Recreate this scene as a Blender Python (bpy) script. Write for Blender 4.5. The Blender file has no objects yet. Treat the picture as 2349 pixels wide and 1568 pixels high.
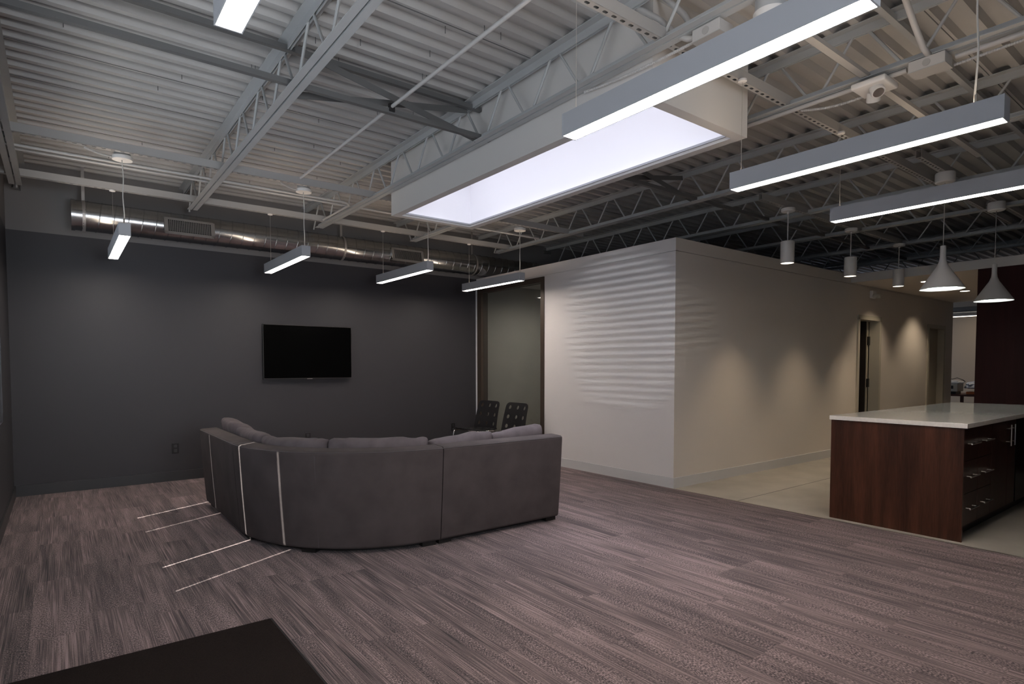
import bpy, bmesh, math, random
from mathutils import Vector, Matrix, noise
random.seed(7)
sc = bpy.context.scene
COL = sc.collection

# ------------------------------------------------------------------ camera
F_PX, CX, CY = 1354.62, 1174.5, 895.18          # focal length and principal point in 2349x1568 pixels
YAW, PITCH, ROLL, CAM_H = 0.6540, -0.0400, -0.0004, 1.35
_f = Vector((math.sin(YAW), math.cos(YAW), 0)); _r = Vector((math.cos(YAW), -math.sin(YAW), 0)); _u = Vector((0, 0, 1))
f2 = _f * math.cos(PITCH) + _u * math.sin(PITCH); u2 = -_f * math.sin(PITCH) + _u * math.cos(PITCH)
r2 = _r * math.cos(ROLL) + u2 * math.sin(ROLL); u3 = -_r * math.sin(ROLL) + u2 * math.cos(ROLL)
cd = bpy.data.cameras.new('camera'); cam = bpy.data.objects.new('camera', cd); COL.objects.link(cam)
cam.matrix_world = Matrix(((r2.x, u3.x, -f2.x, 0), (r2.y, u3.y, -f2.y, 0), (r2.z, u3.z, -f2.z, CAM_H), (0, 0, 0, 1)))
cd.sensor_fit = 'HORIZONTAL'; cd.sensor_width = 36; cd.lens = F_PX / 2349 * 36
cd.shift_y = (CY - 784) / 2349; cd.clip_start = 0.05; cd.clip_end = 100
sc.camera = cam

# ------------------------------------------------------------------ world, sun, daylight, exposure
w = bpy.data.worlds.new('world'); sc.world = w; w.use_nodes = True
w.node_tree.nodes['Background'].inputs[0].default_value = (0.62, 0.75, 1.0, 1)
w.node_tree.nodes['Background'].inputs[1].default_value = 1.2
def lamp(name, kind, loc, energy, color, direction=None, **kw):
    d = bpy.data.lights.new(name, kind); d.energy = energy; d.color = color
    for k, v in kw.items(): setattr(d, k, v)
    o = bpy.data.objects.new(name, d); COL.objects.link(o); o.location = loc
    if direction is not None: o.rotation_euler = Vector(direction).to_track_quat('-Z', 'Y').to_euler()
    return o
SUN_EL = math.radians(40)
sun_dir = Vector((0.890 * math.cos(SUN_EL), 0.456 * math.cos(SUN_EL), -math.sin(SUN_EL)))
lamp('sun', 'SUN', (-6, -3, 8), 30.0, (1.0, 0.95, 0.88), sun_dir, angle=math.radians(0.5))
# sky light entering the skylight shaft and the windows behind the camera
lamp('skylight_sky', 'AREA', (3.2325, 3.93, 4.12), 27, (0.88, 0.90, 1.0), (0, 0, -1), shape='RECTANGLE', size=0.80, size_y=3.15, spread=math.radians(80))
lamp('rear_window_sky', 'AREA', (1.0, -1.62, 1.7), 68, (0.93, 0.95, 1.0), (-0.38, 1, 0.34), shape='RECTANGLE', size=1.7, size_y=1.5, spread=math.radians(128))
# unseen lamp standing in for sunlit pavement, throwing light up between the blind slats
lamp('pavement_stand_in', 'AREA', (-3.6, 1.6, 0.0), 680, (0.93, 0.95, 1.0), (0.30, 0.1, 1), shape='RECTANGLE', size=6.5, size_y=7.5)
# spot added for an outside sun glint, striping the white wall through a blind
lamp('glint_stand_in', 'SPOT', (-2.47, 2.0, 0.9), 850, (0.92, 0.95, 1.0), Vector((5.39, 4.86, 1.74)) - Vector((-2.47, 2.0, 0.9)), spot_size=math.radians(15), spot_blend=0.5, shadow_soft_size=0.008)
sc.view_settings.view_transform = 'Standard'; sc.view_settings.look = 'None'
sc.view_settings.exposure = 0.12; sc.view_settings.gamma = 1.0; sc.view_settings.use_curve_mapping = False

# ------------------------------------------------------------------ materials
def new_mat(name):
    m = bpy.data.materials.new(name); m.use_nodes = True
    return m, m.node_tree, m.node_tree.nodes['Principled BSDF']
def mat(name, col, rough=0.6, metal=0.0, var=0.0, vscale=8.0, bump=0.0, bscale=200.0, spec=0.5, stretch=None):
    m, nt, b = new_mat(name)
    b.inputs['Base Color'].default_value = (*col, 1); b.inputs['Roughness'].default_value = rough
    b.inputs['Metallic'].default_value = metal; b.inputs['Specular IOR Level'].default_value = spec
    L = nt.links; tc = nt.nodes.new('ShaderNodeNewGeometry')
    vec = tc.outputs['Position']
    if stretch:
        mp = nt.nodes.new('ShaderNodeVectorMath'); mp.operation = 'MULTIPLY'; L.new(vec, mp.inputs[0]); mp.inputs[1].default_value = stretch; vec = mp.outputs[0]
    if var:
        n = nt.nodes.new('ShaderNodeTexNoise'); n.inputs['Scale'].default_value = vscale; n.inputs['Detail'].default_value = 4
        L.new(vec, n.inputs['Vector'])
        r = nt.nodes.new('ShaderNodeMapRange'); L.new(n.outputs['Fac'], r.inputs['Value'])
        r.inputs['From Min'].default_value = 0.3; r.inputs['From Max'].default_value = 0.7
        r.inputs['To Min'].default_value = 1 - var; r.inputs['To Max'].default_value = 1 + var
        mx = nt.nodes.new('ShaderNodeVectorMath'); mx.operation = 'SCALE'; mx.inputs[0].default_value = col
        L.new(r.outputs[0], mx.inputs['Scale']); L.new(mx.outputs[0], b.inputs['Base Color'])
    if bump:
        n2 = nt.nodes.new('ShaderNodeTexNoise'); n2.inputs['Scale'].default_value = bscale; n2.inputs['Detail'].default_value = 3
        L.new(vec, n2.inputs['Vector'])
        bp = nt.nodes.new('ShaderNodeBump'); bp.inputs['Strength'].default_value = bump; bp.inputs['Distance'].default_value = 0.004
        L.new(n2.outputs['Fac'], bp.inputs['Height']); L.new(bp.outputs[0], b.inputs['Normal'])
    return m
def emit_mat(name, col, strength):
    m, nt, b = new_mat(name)
    b.inputs['Base Color'].default_value = (0.8, 0.8, 0.8, 1)
    b.inputs['Emission Color'].default_value = (*col, 1); b.inputs['Emission Strength'].default_value = strength
    return m
def thin_glass(name, tint, refl=0.04, haze=0.0, hcol=(0.5, 0.5, 0.5)):
    m = bpy.data.materials.new(name); m.use_nodes = True; nt = m.node_tree; nt.nodes.clear()
    o = nt.nodes.new('ShaderNodeOutputMaterial'); t = nt.nodes.new('ShaderNodeBsdfTransparent'); t.inputs[0].default_value = (*tint, 1)
    g = nt.nodes.new('ShaderNodeBsdfGlossy'); g.inputs['Roughness'].default_value = 0.03
    lw = nt.nodes.new('ShaderNodeLayerWeight'); lw.inputs[0].default_value = 0.5
    pw = nt.nodes.new('ShaderNodeMath'); pw.operation = 'POWER'; nt.links.new(lw.outputs['Facing'], pw.inputs[0]); pw.inputs[1].default_value = 4.5
    fr = nt.nodes.new('ShaderNodeMath'); fr.operation = 'MULTIPLY_ADD'; nt.links.new(pw.outputs[0], fr.inputs[0]); fr.inputs[1].default_value = 0.8; fr.inputs[2].default_value = refl
    mx = nt.nodes.new('ShaderNodeMixShader'); nt.links.new(fr.outputs[0], mx.inputs[0]); nt.links.new(t.outputs[0], mx.inputs[1]); nt.links.new(g.outputs[0], mx.inputs[2])
    out = mx.outputs[0]
    if haze:
        d = nt.nodes.new('ShaderNodeBsdfDiffuse'); d.inputs[0].default_value = (*hcol, 1)
        m2 = nt.nodes.new('ShaderNodeMixShader'); m2.inputs[0].default_value = haze; nt.links.new(out, m2.inputs[1]); nt.links.new(d.outputs[0], m2.inputs[2]); out = m2.outputs[0]
    nt.links.new(out, o.inputs[0]); return m
def carpet_mat():
    m, nt, b = new_mat('carpet_streaked'); L = nt.links; N = nt.nodes.new
    b.inputs['Roughness'].default_value = 0.92; b.inputs['Specular IOR Level'].default_value = 0.15
    b.inputs['Sheen Weight'].default_value = 0.10
    g = N('ShaderNodeNewGeometry'); oi = N('ShaderNodeObjectInfo')
    off = N('ShaderNodeVectorMath'); off.operation = 'SCALE'; off.inputs[0].default_value = (37, 91, 53); L.new(oi.outputs['Random'], off.inputs['Scale'])
    def layer(scale, detail, use_off):
        mu = N('ShaderNodeVectorMath'); mu.operation = 'MULTIPLY'; L.new(g.outputs['Position'], mu.inputs[0]); mu.inputs[1].default_value = scale
        v = mu.outputs[0]
        if use_off:
            ad = N('ShaderNodeVectorMath'); L.new(v, ad.inputs[0]); L.new(off.outputs[0], ad.inputs[1]); v = ad.outputs[0]
        n = N('ShaderNodeTexNoise'); n.inputs['Scale'].default_value = 1; n.inputs['Detail'].default_value = detail; L.new(v, n.inputs['Vector']); return n.outputs['Fac']
    def mr(v, a, c, lo, hi):
        r = N('ShaderNodeMapRange'); L.new(v, r.inputs[0]); r.inputs[1].default_value = a; r.inputs[2].default_value = c; r.inputs[3].default_value = lo; r.inputs[4].default_value = hi; return r.outputs[0]
    broad = mr(layer((15, 1.5, 1), 3, True), 0.32, 0.68, -0.18, 0.18)     # bands a few cm wide, running with the plank
    sel = mr(layer((11, 1.1, 3), 2, True), 0.42, 0.58, 0.12, 1.0)         # some bands ribbed, others looped
    line_ = mr(layer((210, 2.2, 1), 2, True), 0.3, 0.7, -0.42, 0.42)      # thin yarn lines
    speck_ = mr(layer((165, 90, 1), 2, False), 0.3, 0.7, -0.62, 0.62)     # loop pile
    def mul(a, c):
        q = N('ShaderNodeMath'); q.operation = 'MULTIPLY'; L.new(a, q.inputs[0]); L.new(c, q.inputs[1]); return q.outputs[0]
    inv = N('ShaderNodeMath'); inv.operation = 'SUBTRACT'; inv.inputs[0].default_value = 1.12; L.new(sel, inv.inputs[1])
    line = mul(line_, inv.outputs[0]); speck = mul(speck_, sel)
    tone = mr(oi.outputs['Random'], 0, 1, -0.08, 0.08)
    def add(a, c):
        s = N('ShaderNodeMath'); s.operation = 'ADD'
        for i, q in enumerate((a, c)):
            if isinstance(q, float): s.inputs[i].default_value = q
            else: L.new(q, s.inputs[i])
        return s.outputs[0]
    t = add(add(add(add(broad, line), speck), tone), 0.5)
    cr = N('ShaderNodeValToRGB'); L.new(t, cr.inputs[0])
    e = cr.color_ramp.elements
    e[0].position = 0.0; e[0].color = (0.034, 0.027, 0.029, 1)
    e[1].position = 1.0; e[1].color = (0.365, 0.265, 0.258, 1)
    x = cr.color_ramp.elements.new(0.5); x.color = (0.146, 0.106, 0.104, 1)
    L.new(cr.outputs[0], b.inputs['Base Color'])
    bp = N('ShaderNodeBump'); bp.inputs['Strength'].default_value = 0.35; bp.inputs['Distance'].default_value = 0.004; L.new(t, bp.inputs['Height']); L.new(bp.outputs[0], b.inputs['Normal'])
    return m
def wood_mat(name, c0, c1, rough=0.35, axis=(7, 7, 0.5)):
    m, nt, b = new_mat(name); L = nt.links; N = nt.nodes.new
    b.inputs['Roughness'].default_value = rough; b.inputs['Specular IOR Level'].default_value = 0.22
    g = N('ShaderNodeNewGeometry'); mu = N('ShaderNodeVectorMath'); mu.operation = 'MULTIPLY'; L.new(g.outputs['Position'], mu.inputs[0]); mu.inputs[1].default_value = axis
    n = N('ShaderNodeTexNoise'); n.inputs['Scale'].default_value = 1.6; n.inputs['Detail'].default_value = 5; n.inputs['Distortion'].default_value = 0.6; L.new(mu.outputs[0], n.inputs['Vector'])
    mu2 = N('ShaderNodeVectorMath'); mu2.operation = 'MULTIPLY'; L.new(g.outputs['Position'], mu2.inputs[0]); mu2.inputs[1].default_value = tuple(a * 9 for a in axis)
    n2 = N('ShaderNodeTexNoise'); n2.inputs['Scale'].default_value = 2.0; n2.inputs['Detail'].default_value = 3; L.new(mu2.outputs[0], n2.inputs['Vector'])
    ad = N('ShaderNodeMath'); ad.operation = 'MULTIPLY_ADD'; L.new(n2.outputs['Fac'], ad.inputs[0]); ad.inputs[1].default_value = 0.35; L.new(n.outputs['Fac'], ad.inputs[2])
    cr = N('ShaderNodeValToRGB'); L.new(ad.outputs[0], cr.inputs[0])
    e = cr.color_ramp.elements; e[0].position = 0.45; e[0].color = (*c0, 1); e[1].position = 0.95; e[1].color = (*c1, 1)
    L.new(cr.outputs[0], b.inputs['Base Color']); return m

M = {
 'deck': mat('painted_deck', (0.40, 0.39, 0.38), 0.55, var=0.06, vscale=2.5),
 'steel': mat('painted_steel', (0.40, 0.41, 0.415), 0.45, var=0.05, vscale=3),
 'strut': mat('painted_channel', (0.37, 0.36, 0.35), 0.45),
 'dark_steel': mat('bridging_steel', (0.12, 0.12, 0.12), 0.5),
 'conduit': mat('painted_conduit', (0.48, 0.47, 0.46), 0.4),
 'galv': mat('galvanized', (0.45, 0.46, 0.47), 0.22, 1.0, var=0.04, vscale=14, stretch=(6, 1, 1)),
 'galv_plate': mat('register_metal', (0.42, 0.40, 0.39), 0.4, 0.7),
 'hole': mat('dark_void', (0.01, 0.01, 0.01), 0.9),
 'charcoal': mat('charcoal_paint', (0.040, 0.038, 0.043), 0.5, bump=0.05, bscale=250, spec=0.4),
 'charcoal_trim': mat('charcoal_trim', (0.035, 0.035, 0.038), 0.4),
 'upper_wall': mat('upper_wall_paint', (0.19, 0.18, 0.18), 0.7, bump=0.04),
 'white_wall': mat('white_wall_paint', (0.72, 0.68, 0.665), 0.65, bump=0.05, bscale=260),
 'warm_lit_wall': mat('corridor_warm_tint', (0.70, 0.635, 0.575), 0.65, bump=0.05, bscale=260),  # same white paint, with warm lamp light put into its colour
 'far_wall': mat('workroom_paint', (0.42, 0.35, 0.28), 0.8),
 'office_wall': mat('office_paint', (0.34, 0.335, 0.31), 0.8, var=0.04, vscale=3),
 'trim_white': mat('trim_white', (0.60, 0.585, 0.58), 0.45),
 'drywall': mat('bulkhead_paint', (0.62, 0.60, 0.58), 0.7),
 'shaft': mat('shaft_white', (0.88, 0.87, 0.90), 0.7),
 'concrete': mat('polished_concrete', (0.42, 0.385, 0.335), 0.35, var=0.16, vscale=2.2, spec=0.3),
 'slab': mat('subfloor', (0.1, 0.1, 0.1), 0.9),
 'carpet': carpet_mat(),
 'mat_pile': mat('entrance_mat_pile', (0.016, 0.011, 0.010), 0.95, var=0.35, vscale=260, bump=0.6, bscale=300, spec=0.1),
 'mat_edge': mat('entrance_mat_rubber', (0.006, 0.005, 0.005), 0.8),
 'alu': mat('light_housing', (0.36, 0.365, 0.385), 0.42),
 'lamp_white': mat('lamp_white', (0.72, 0.70, 0.68), 0.4),
 'cable': mat('cable_grey', (0.55, 0.54, 0.52), 0.5),
 'wire': mat('steel_wire', (0.6, 0.58, 0.55), 0.3, 0.8),
 'tube_on': emit_mat('linear_diffuser', (1.0, 0.90, 0.81), 42.0),
 'up_on': emit_mat('uplight_diffuser', (1.0, 0.80, 0.60), 9.5),
 'tube_on_warm': emit_mat('pendant_diffuser', (1.0, 0.88, 0.72), 3.0),
 'cone_on': emit_mat('cone_bulb', (0.90, 1.0, 0.95), 14.0),
 'recess_on': emit_mat('recessed_lens', (1.0, 0.85, 0.66), 4.0),
 'sofa': mat('sofa_microsuede', (0.074, 0.061, 0.061), 0.9, var=0.15, vscale=5, bump=0.2, bscale=400, spec=0.2),
 'sofa_cushion': mat('cushion_microsuede', (0.125, 0.104, 0.110), 0.9, var=0.18, vscale=9, bump=0.2, bscale=350, spec=0.2),
 'piping': mat('sofa_piping', (0.085, 0.075, 0.077), 0.9),
 'foot': mat('dark_foot', (0.01, 0.008, 0.007), 0.6),
 'black_gloss': mat('tv_glass', (0.002, 0.002, 0.002), 0.2, spec=0.06),
 'tv_edge': mat('tv_bezel', (0.09, 0.085, 0.085), 0.3, 0.6),
 'black': mat('black_plastic', (0.012, 0.011, 0.012), 0.4),
 'chrome': mat('chrome', (0.8, 0.78, 0.76), 0.12, 1.0),
 'bronze': mat('bronze_frame', (0.075, 0.055, 0.042), 0.4, 0.3),
 'glass': thin_glass('partition_glass', (0.90, 0.90, 0.885), haze=0.06, hcol=(0.3, 0.31, 0.29)),
 'milky': mat('milky_dome', (0.8, 0.8, 0.82), 0.5),
 'pane': thin_glass('window_pane', (0.95, 0.97, 0.97)),
 'walnut': wood_mat('walnut_veneer', (0.026, 0.010, 0.007), (0.100, 0.036, 0.020)),
 'red_wood': wood_mat('mahogany_panel', (0.024, 0.005, 0.005), (0.042, 0.009, 0.009), 0.6),
 'cab_front': wood_mat('cabinet_front', (0.022, 0.008, 0.006), (0.045, 0.014, 0.009), 0.4),
 'quartz': mat('quartz_top', (0.80, 0.76, 0.71), 0.06, var=0.05, vscale=60, spec=0.5),
 'nickel': mat('brushed_nickel', (0.55, 0.52, 0.48), 0.3, 1.0),
 'door_dark': mat('dark_door', (0.030, 0.024, 0.022), 0.5),
 'door_beige': mat('beige_door', (0.46, 0.41, 0.33), 0.55),
 'frame_paint': mat('door_frame_paint', (0.50, 0.46, 0.38), 0.5),
 'hinge': mat('hinge_bronze', (0.03, 0.028, 0.026), 0.4, 0.7),
 'blind': None, 'paper': mat('paper_white', (0.75, 0.75, 0.77), 0.7), 'blue_plastic': mat('blue_wrap', (0.42, 0.48, 0.62), 0.3),
 'table': mat('dark_red_table', (0.06, 0.015, 0.012), 0.4), 'beige_plastic': mat('beige_plastic', (0.5, 0.47, 0.42), 0.5),
 'orange': mat('orange_plastic', (0.5, 0.14, 0.04), 0.5), 'red_led': emit_mat('red_led', (1, 0.05, 0.05), 1.5),
}
bm_ = bpy.data.materials.new('blind_slats'); bm_.use_nodes = True; nt = bm_.node_tree; nt.nodes.clear()
o_ = nt.nodes.new('ShaderNodeOutputMaterial'); d_ = nt.nodes.new('ShaderNodeBsdfDiffuse'); d_.inputs[0].default_value = (0.7, 0.72, 0.75, 1)
t_ = nt.nodes.new('ShaderNodeBsdfTranslucent'); t_.inputs[0].default_value = (0.42, 0.52, 0.68, 1)
x_ = nt.nodes.new('ShaderNodeMixShader'); x_.inputs[0].default_value = 0.05
nt.links.new(d_.outputs[0], x_.inputs[1]); nt.links.new(t_.outputs[0], x_.inputs[2]); nt.links.new(x_.outputs[0], o_.inputs[0]); M['blind'] = bm_

# ------------------------------------------------------------------ mesh helpers (world coordinates unless told otherwise)
def box(bm, x0, x1, y0, y1, z0, z1):
    v = [bm.verts.new(p) for p in ((x0,y0,z0),(x1,y0,z0),(x1,y1,z0),(x0,y1,z0),(x0,y0,z1),(x1,y0,z1),(x1,y1,z1),(x0,y1,z1))]
    for f in ((0,3,2,1),(4,5,6,7),(0,1,5,4),(1,2,6,5),(2,3,7,6),(3,0,4,7)): bm.faces.new([v[i] for i in f])
def B(*bs):
    bm = bmesh.new()
    for b in bs: box(bm, *b)
    return bm
def bevel(bm, w, seg=2):
    bmesh.ops.bevel(bm, geom=bm.edges[:], offset=w, segments=seg, affect='EDGES', profile=0.5); return bm
def tube(bm, pts, r, n=8, caps=True):
    pts = [Vector(p) for p in pts]; rings = []
    t0 = (pts[1] - pts[0]).normalized(); ref = Vector((0,0,1)) if abs(t0.z) < 0.9 else Vector((1,0,0))
    a = t0.cross(ref).normalized()
    for i, p in enumerate(pts):
        t = (pts[min(i+1, len(pts)-1)] - pts[max(i-1, 0)]).normalized()
        a = (a - t * a.dot(t)).normalized(); b = t.cross(a)
        rr = r[i] if isinstance(r, (list, tuple)) else r
        rings.append([bm.verts.new(p + (a * math.cos(2*math.pi*k/n) + b * math.sin(2*math.pi*k/n)) * rr) for k in range(n)])
    for i in range(len(rings)-1):
        for k in range(n): bm.faces.new((rings[i][k], rings[i][(k+1)%n], rings[i+1][(k+1)%n], rings[i+1][k]))
    if caps:
        bm.faces.new(rings[0][::-1]); bm.faces.new(rings[-1])
def T(pts, r, n=8):
    bm = bmesh.new(); tube(bm, pts, r, n); return bm
def lathe(bm, c, prof, n=24, cap0=True, cap1=True):
    rings = [[bm.verts.new((c[0] + r*math.cos(2*math.pi*k/n), c[1] + r*math.sin(2*math.pi*k/n), c[2] + z)) for k in range(n)] for r, z in prof]
    for i in range(len(rings)-1):
        for k in range(n): bm.faces.new((rings[i][k], rings[i][(k+1)%n], rings[i+1][(k+1)%n], rings[i+1][k]))
    if cap0: bm.faces.new(rings[0][::-1])
    if cap1: bm.faces.new(rings[-1])
def LA(c, prof, n=24, **k):
    bm = bmesh.new(); lathe(bm, c, prof, n, **k); return bm
def extrude_profile(bm, prof, axis, a0, a1):
    """closed 2D profile; axis 'x': prof=(y,z), axis 'y': prof=(x,z)"""
    def P(p, a): return (a, p[0], p[1]) if axis == 'x' else (p[0], a, p[1])
    A = [bm.verts.new(P(p, a0)) for p in prof]; Bv = [bm.verts.new(P(p, a1)) for p in prof]; n = len(prof)
    for i in range(n): bm.faces.new((A[i], A[(i+1)%n], Bv[(i+1)%n], Bv[i]))
    bm.faces.new(A[::-1]); bm.faces.new(Bv)
def EP(prof, axis, a0, a1):
    bm = bmesh.new(); extrude_profile(bm, prof, axis, a0, a1); return bm
def wloc(o):
    v = Vector((0,0,0))
    while o: v = v + o.location; o = o.parent
    return v
def put(name, bm, m, parent=None, smooth=False, local=False, label=None):
    """one mesh object; vertices given in world space are moved into the parent's frame"""
    if parent is not None and not local: bmesh.ops.translate(bm, verts=bm.verts[:], vec=-wloc(parent))
    bmesh.ops.recalc_face_normals(bm, faces=bm.faces[:])
    me = bpy.data.meshes.new(name); bm.to_mesh(me); bm.free()
    if smooth:
        for p in me.polygons: p.use_smooth = True
        if smooth is not True: me.set_sharp_from_angle(angle=smooth)
    me.materials.append(M[m] if isinstance(m, str) else m)
    o = bpy.data.objects.new(name, me); COL.objects.link(o)
    if parent is not None: o.parent = parent
    if label: o['label'] = label
    return o
def tag(o, label, cat, group=None):
    o['label'] = label; o['category'] = cat
    if group: o['group'] = group
    return o
def thing(name, loc, label, cat, group=None):
    o = bpy.data.objects.new(name, None); o.empty_display_size = 0.1; COL.objects.link(o); o.location = loc
    return tag(o, label, cat, group)
def struct(name, bm, m, label, parent=None, cat=None, **k):
    o = put(name, bm, m, parent, **k)
    if parent is None:
        o['kind'] = 'structure'; o['label'] = label; o['category'] = cat or name.split('_')[0]
    return o
SM = math.radians(40)

# ------------------------------------------------------------------ room dimensions (metres)
XL, YW, YR = -0.40, 7.98, -1.30          # left wall, television wall, rear wall
XB, YB = 5.39, 4.083                     # corner of the white room-in-room
ZP = 2.76                                # paint line / top of the white walls
ZD = 3.45                                # underside of the roof deck
ZB = 3.107                               # underside of the joists
XE = 18.0                                # far wall
JX = [-0.29, 1.23, 2.66, 3.99, 5.44, 6.89, 8.32, 9.75, 11.2, 12.65]
SK = (2.74, 3.725, 2.25, 5.603)          # skylight bulkhead x0 x1 y0 y1
ZS = 2.893

# floor ---------------------------------------------------------------------------------
CX1 = 5.372
floor = struct('floor', B((CX1, XE, YR, YW, -0.10, 0.0), (XL, CX1, YR, YW, -0.10, -0.008)), 'concrete',
               'polished grey concrete floor with carpeted lounge area', cat='floor')
tile_me = None; ntile = 0
for i in range(24):
    x0 = XL + i*0.25; x1 = min(x0 + 0.25, CX1)
    if x1 - x0 < 0.02: continue
    y = YR - random.choice([0.0, 0.25, 0.5, 0.75])
    while y < YW:
        a, b = max(y, YR), min(y + 1.0, YW); y += 1.0
        if b - a < 0.02 or (b < 1.0 and i > 8): pass
        if b < 0.6: continue
        if tile_me is None:
            o = put('carpet_plank', B((-0.1248, 0.1248, -0.4998, 0.4998, -0.008, 0.0)), 'carpet', floor, local=True); tile_me = o.data
        else:
            o = bpy.data.objects.new('carpet_plank', tile_me); COL.objects.link(o); o.parent = floor
        o.location = ((x0+x1)/2, (a+b)/2, random.uniform(-0.0004, 0.0)); o.scale = ((x1-x0)/0.25, (b-a)/1.0, 1); ntile += 1
put('carpet_edge_strip', B((CX1, CX1+0.012, 0.3, YB-0.02, -0.001, 0.0035)), 'nickel', floor)
# faint saw-cut joints in the concrete
put('concrete_joint', B((CX1+0.01, 9.6, 3.30, 3.306, -0.002, 0.0008), (8.9, 8.906, YR, 4.0, -0.002, 0.0008)), 'slab', floor)

# walls ---------------------------------------------------------------------------------
wl = [(-0.74,0.34),(0.86,1.94),(2.46,3.54),(4.060,5.145),(5.70,6.78)]; WZ0, WZ1 = 0.87, 2.45
OL, OR_ = 0.10, 0.03                                    # the openings are a little wider than the blinds
wn = ['behind the camera', 'nearest the camera', 'beside the entrance mat', 'opposite the curved sofa', 'farthest from the camera']
bm = bmesh.new(); box(bm, XL-0.16, XL, YR-0.16, YW, 0, WZ0); box(bm, XL-0.16, XL, YR-0.16, YW, WZ1, ZP)
e = YR-0.16
for a, b in wl: box(bm, XL-0.16, XL, e, a-OL, WZ0, WZ1); e = b+OR_
box(bm, XL-0.16, XL, e, YW, WZ0, WZ1)
struct('wall_left', bm, 'charcoal', 'dark charcoal side wall at the left edge')
struct('trim_1', B((XL-0.16, XL, YR-0.16, YW, ZP, 3.6)), 'upper_wall', 'grey unpainted wall band above the left wall', cat='wall')
struct('baseboard_left', B((XL, XL+0.014, YR, YW, 0, 0.115)), 'charcoal_trim', 'charcoal baseboard along the left wall')
for k, (a, b) in enumerate(wl):
    A, C = a-OL, b+OR_
    wdw = struct('window_%d' % (k+1), B((XL-0.15, XL-0.11, A, A+0.03, WZ0, WZ1),(XL-0.15, XL-0.11, C-0.03, C, WZ0, WZ1),(XL-0.15, XL-0.11, A, C, WZ0, WZ0+0.03),(XL-0.15, XL-0.11, A, C, WZ1-0.03, WZ1)), 'trim_white', 'side window ' + wn[k], cat='window')
    put('pane', B((XL-0.13, XL-0.126, A+0.03, C-0.03, WZ0+0.03, WZ1-0.03)), 'pane', wdw)
    put('sun_slit_mask', B((XL-0.024, XL-0.018, A, a, WZ0, WZ1), (XL-0.024, XL-0.018, b, C, WZ0, WZ1)), 'charcoal_trim', wdw)  # strips added to narrow the sun to slits at the blind edges
    bl = thing('window_blind', (XL-0.03, (a+b)/2, WZ0), 'tilted white slatted blind in the side window ' + wn[k], 'blind', 'blinds in the left wall')
    g0, g1 = [(0, 0), (0, 0), (0, 0.015), (0.012, 0.015), (0.012, 0)][k]            # light gaps at the blind edges
    bm = bmesh.new(); z = WZ0 - 0.01; ya, yb = a + (g0 or -0.03), b - (g1 or -0.03)
    while z < WZ1:
        bm.faces.new([bm.verts.new(p) for p in ((XL-0.040, ya, z),(XL-0.040, yb, z),(XL-0.0215, yb, z+0.0185),(XL-0.0215, ya, z+0.0185))]); z += 0.0225
    s_ = put('slat', bm, 'blind', bl); s_['kind'] = 'stuff'
    put('head_rail', B((XL-0.05, XL-0.012, a, b, WZ1-0.03, WZ1)), 'trim_white', bl)
# television wall
struct('wall_back', B((XL-0.16, XB+0.0, YW, YW+0.15, 0, ZP)), 'charcoal', 'charcoal painted wall behind the television')
struct('trim_2', B((XL-0.16, XE, YW+0.0, YW+0.15, ZP, 3.6)), 'upper_wall', 'pale grey wall band above the charcoal wall behind the duct', cat='wall')
struct('baseboard_back', B((XL, XB-0.05, YW-0.014, YW, 0, 0.115)), 'charcoal_trim', 'charcoal baseboard below the television wall')
# rear wall with wide window (behind the camera)
RW = (0.1, 1.9, 0.9, 2.5)
struct('wall_rear', B((XL-0.16, RW[0], YR-0.16, YR, 0, 3.6),(RW[1], XE, YR-0.16, YR, 0, 3.6),(RW[0], RW[1], YR-0.16, YR, 0, RW[2]),(RW[0], RW[1], YR-0.16, YR, RW[3], 3.6)), 'upper_wall', 'plain grey wall behind the camera')
wr = struct('window_7', B((RW[0], RW[0]+0.05, YR-0.11, YR-0.06, RW[2], RW[3]),(RW[1]-0.05, RW[1], YR-0.11, YR-0.06, RW[2], RW[3]),(RW[0], RW[1], YR-0.11, YR-0.06, RW[2], RW[2]+0.05),(RW[0], RW[1], YR-0.11, YR-0.06, RW[3]-0.05, RW[3]),(0.98, 1.02, YR-0.11, YR-0.06, RW[2], RW[3])), 'bronze', 'wide window behind the camera', cat='window')
put('pane', B((RW[0]+0.05, 0.98, YR-0.09, YR-0.086, RW[2]+0.05, RW[3]-0.05)), 'pane', wr)
put('pane', B((1.02, RW[1]-0.05, YR-0.09, YR-0.086, RW[2]+0.05, RW[3]-0.05)), 'pane', wr)
# unseen overhang added outside the rear window to block direct sun
struct('trim_5', B((-5, 7, -3.2, YR-0.16, 2.62, 2.72)), 'upper_wall', 'overhang added to keep sun off the window behind the camera', cat='overhang')
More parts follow.
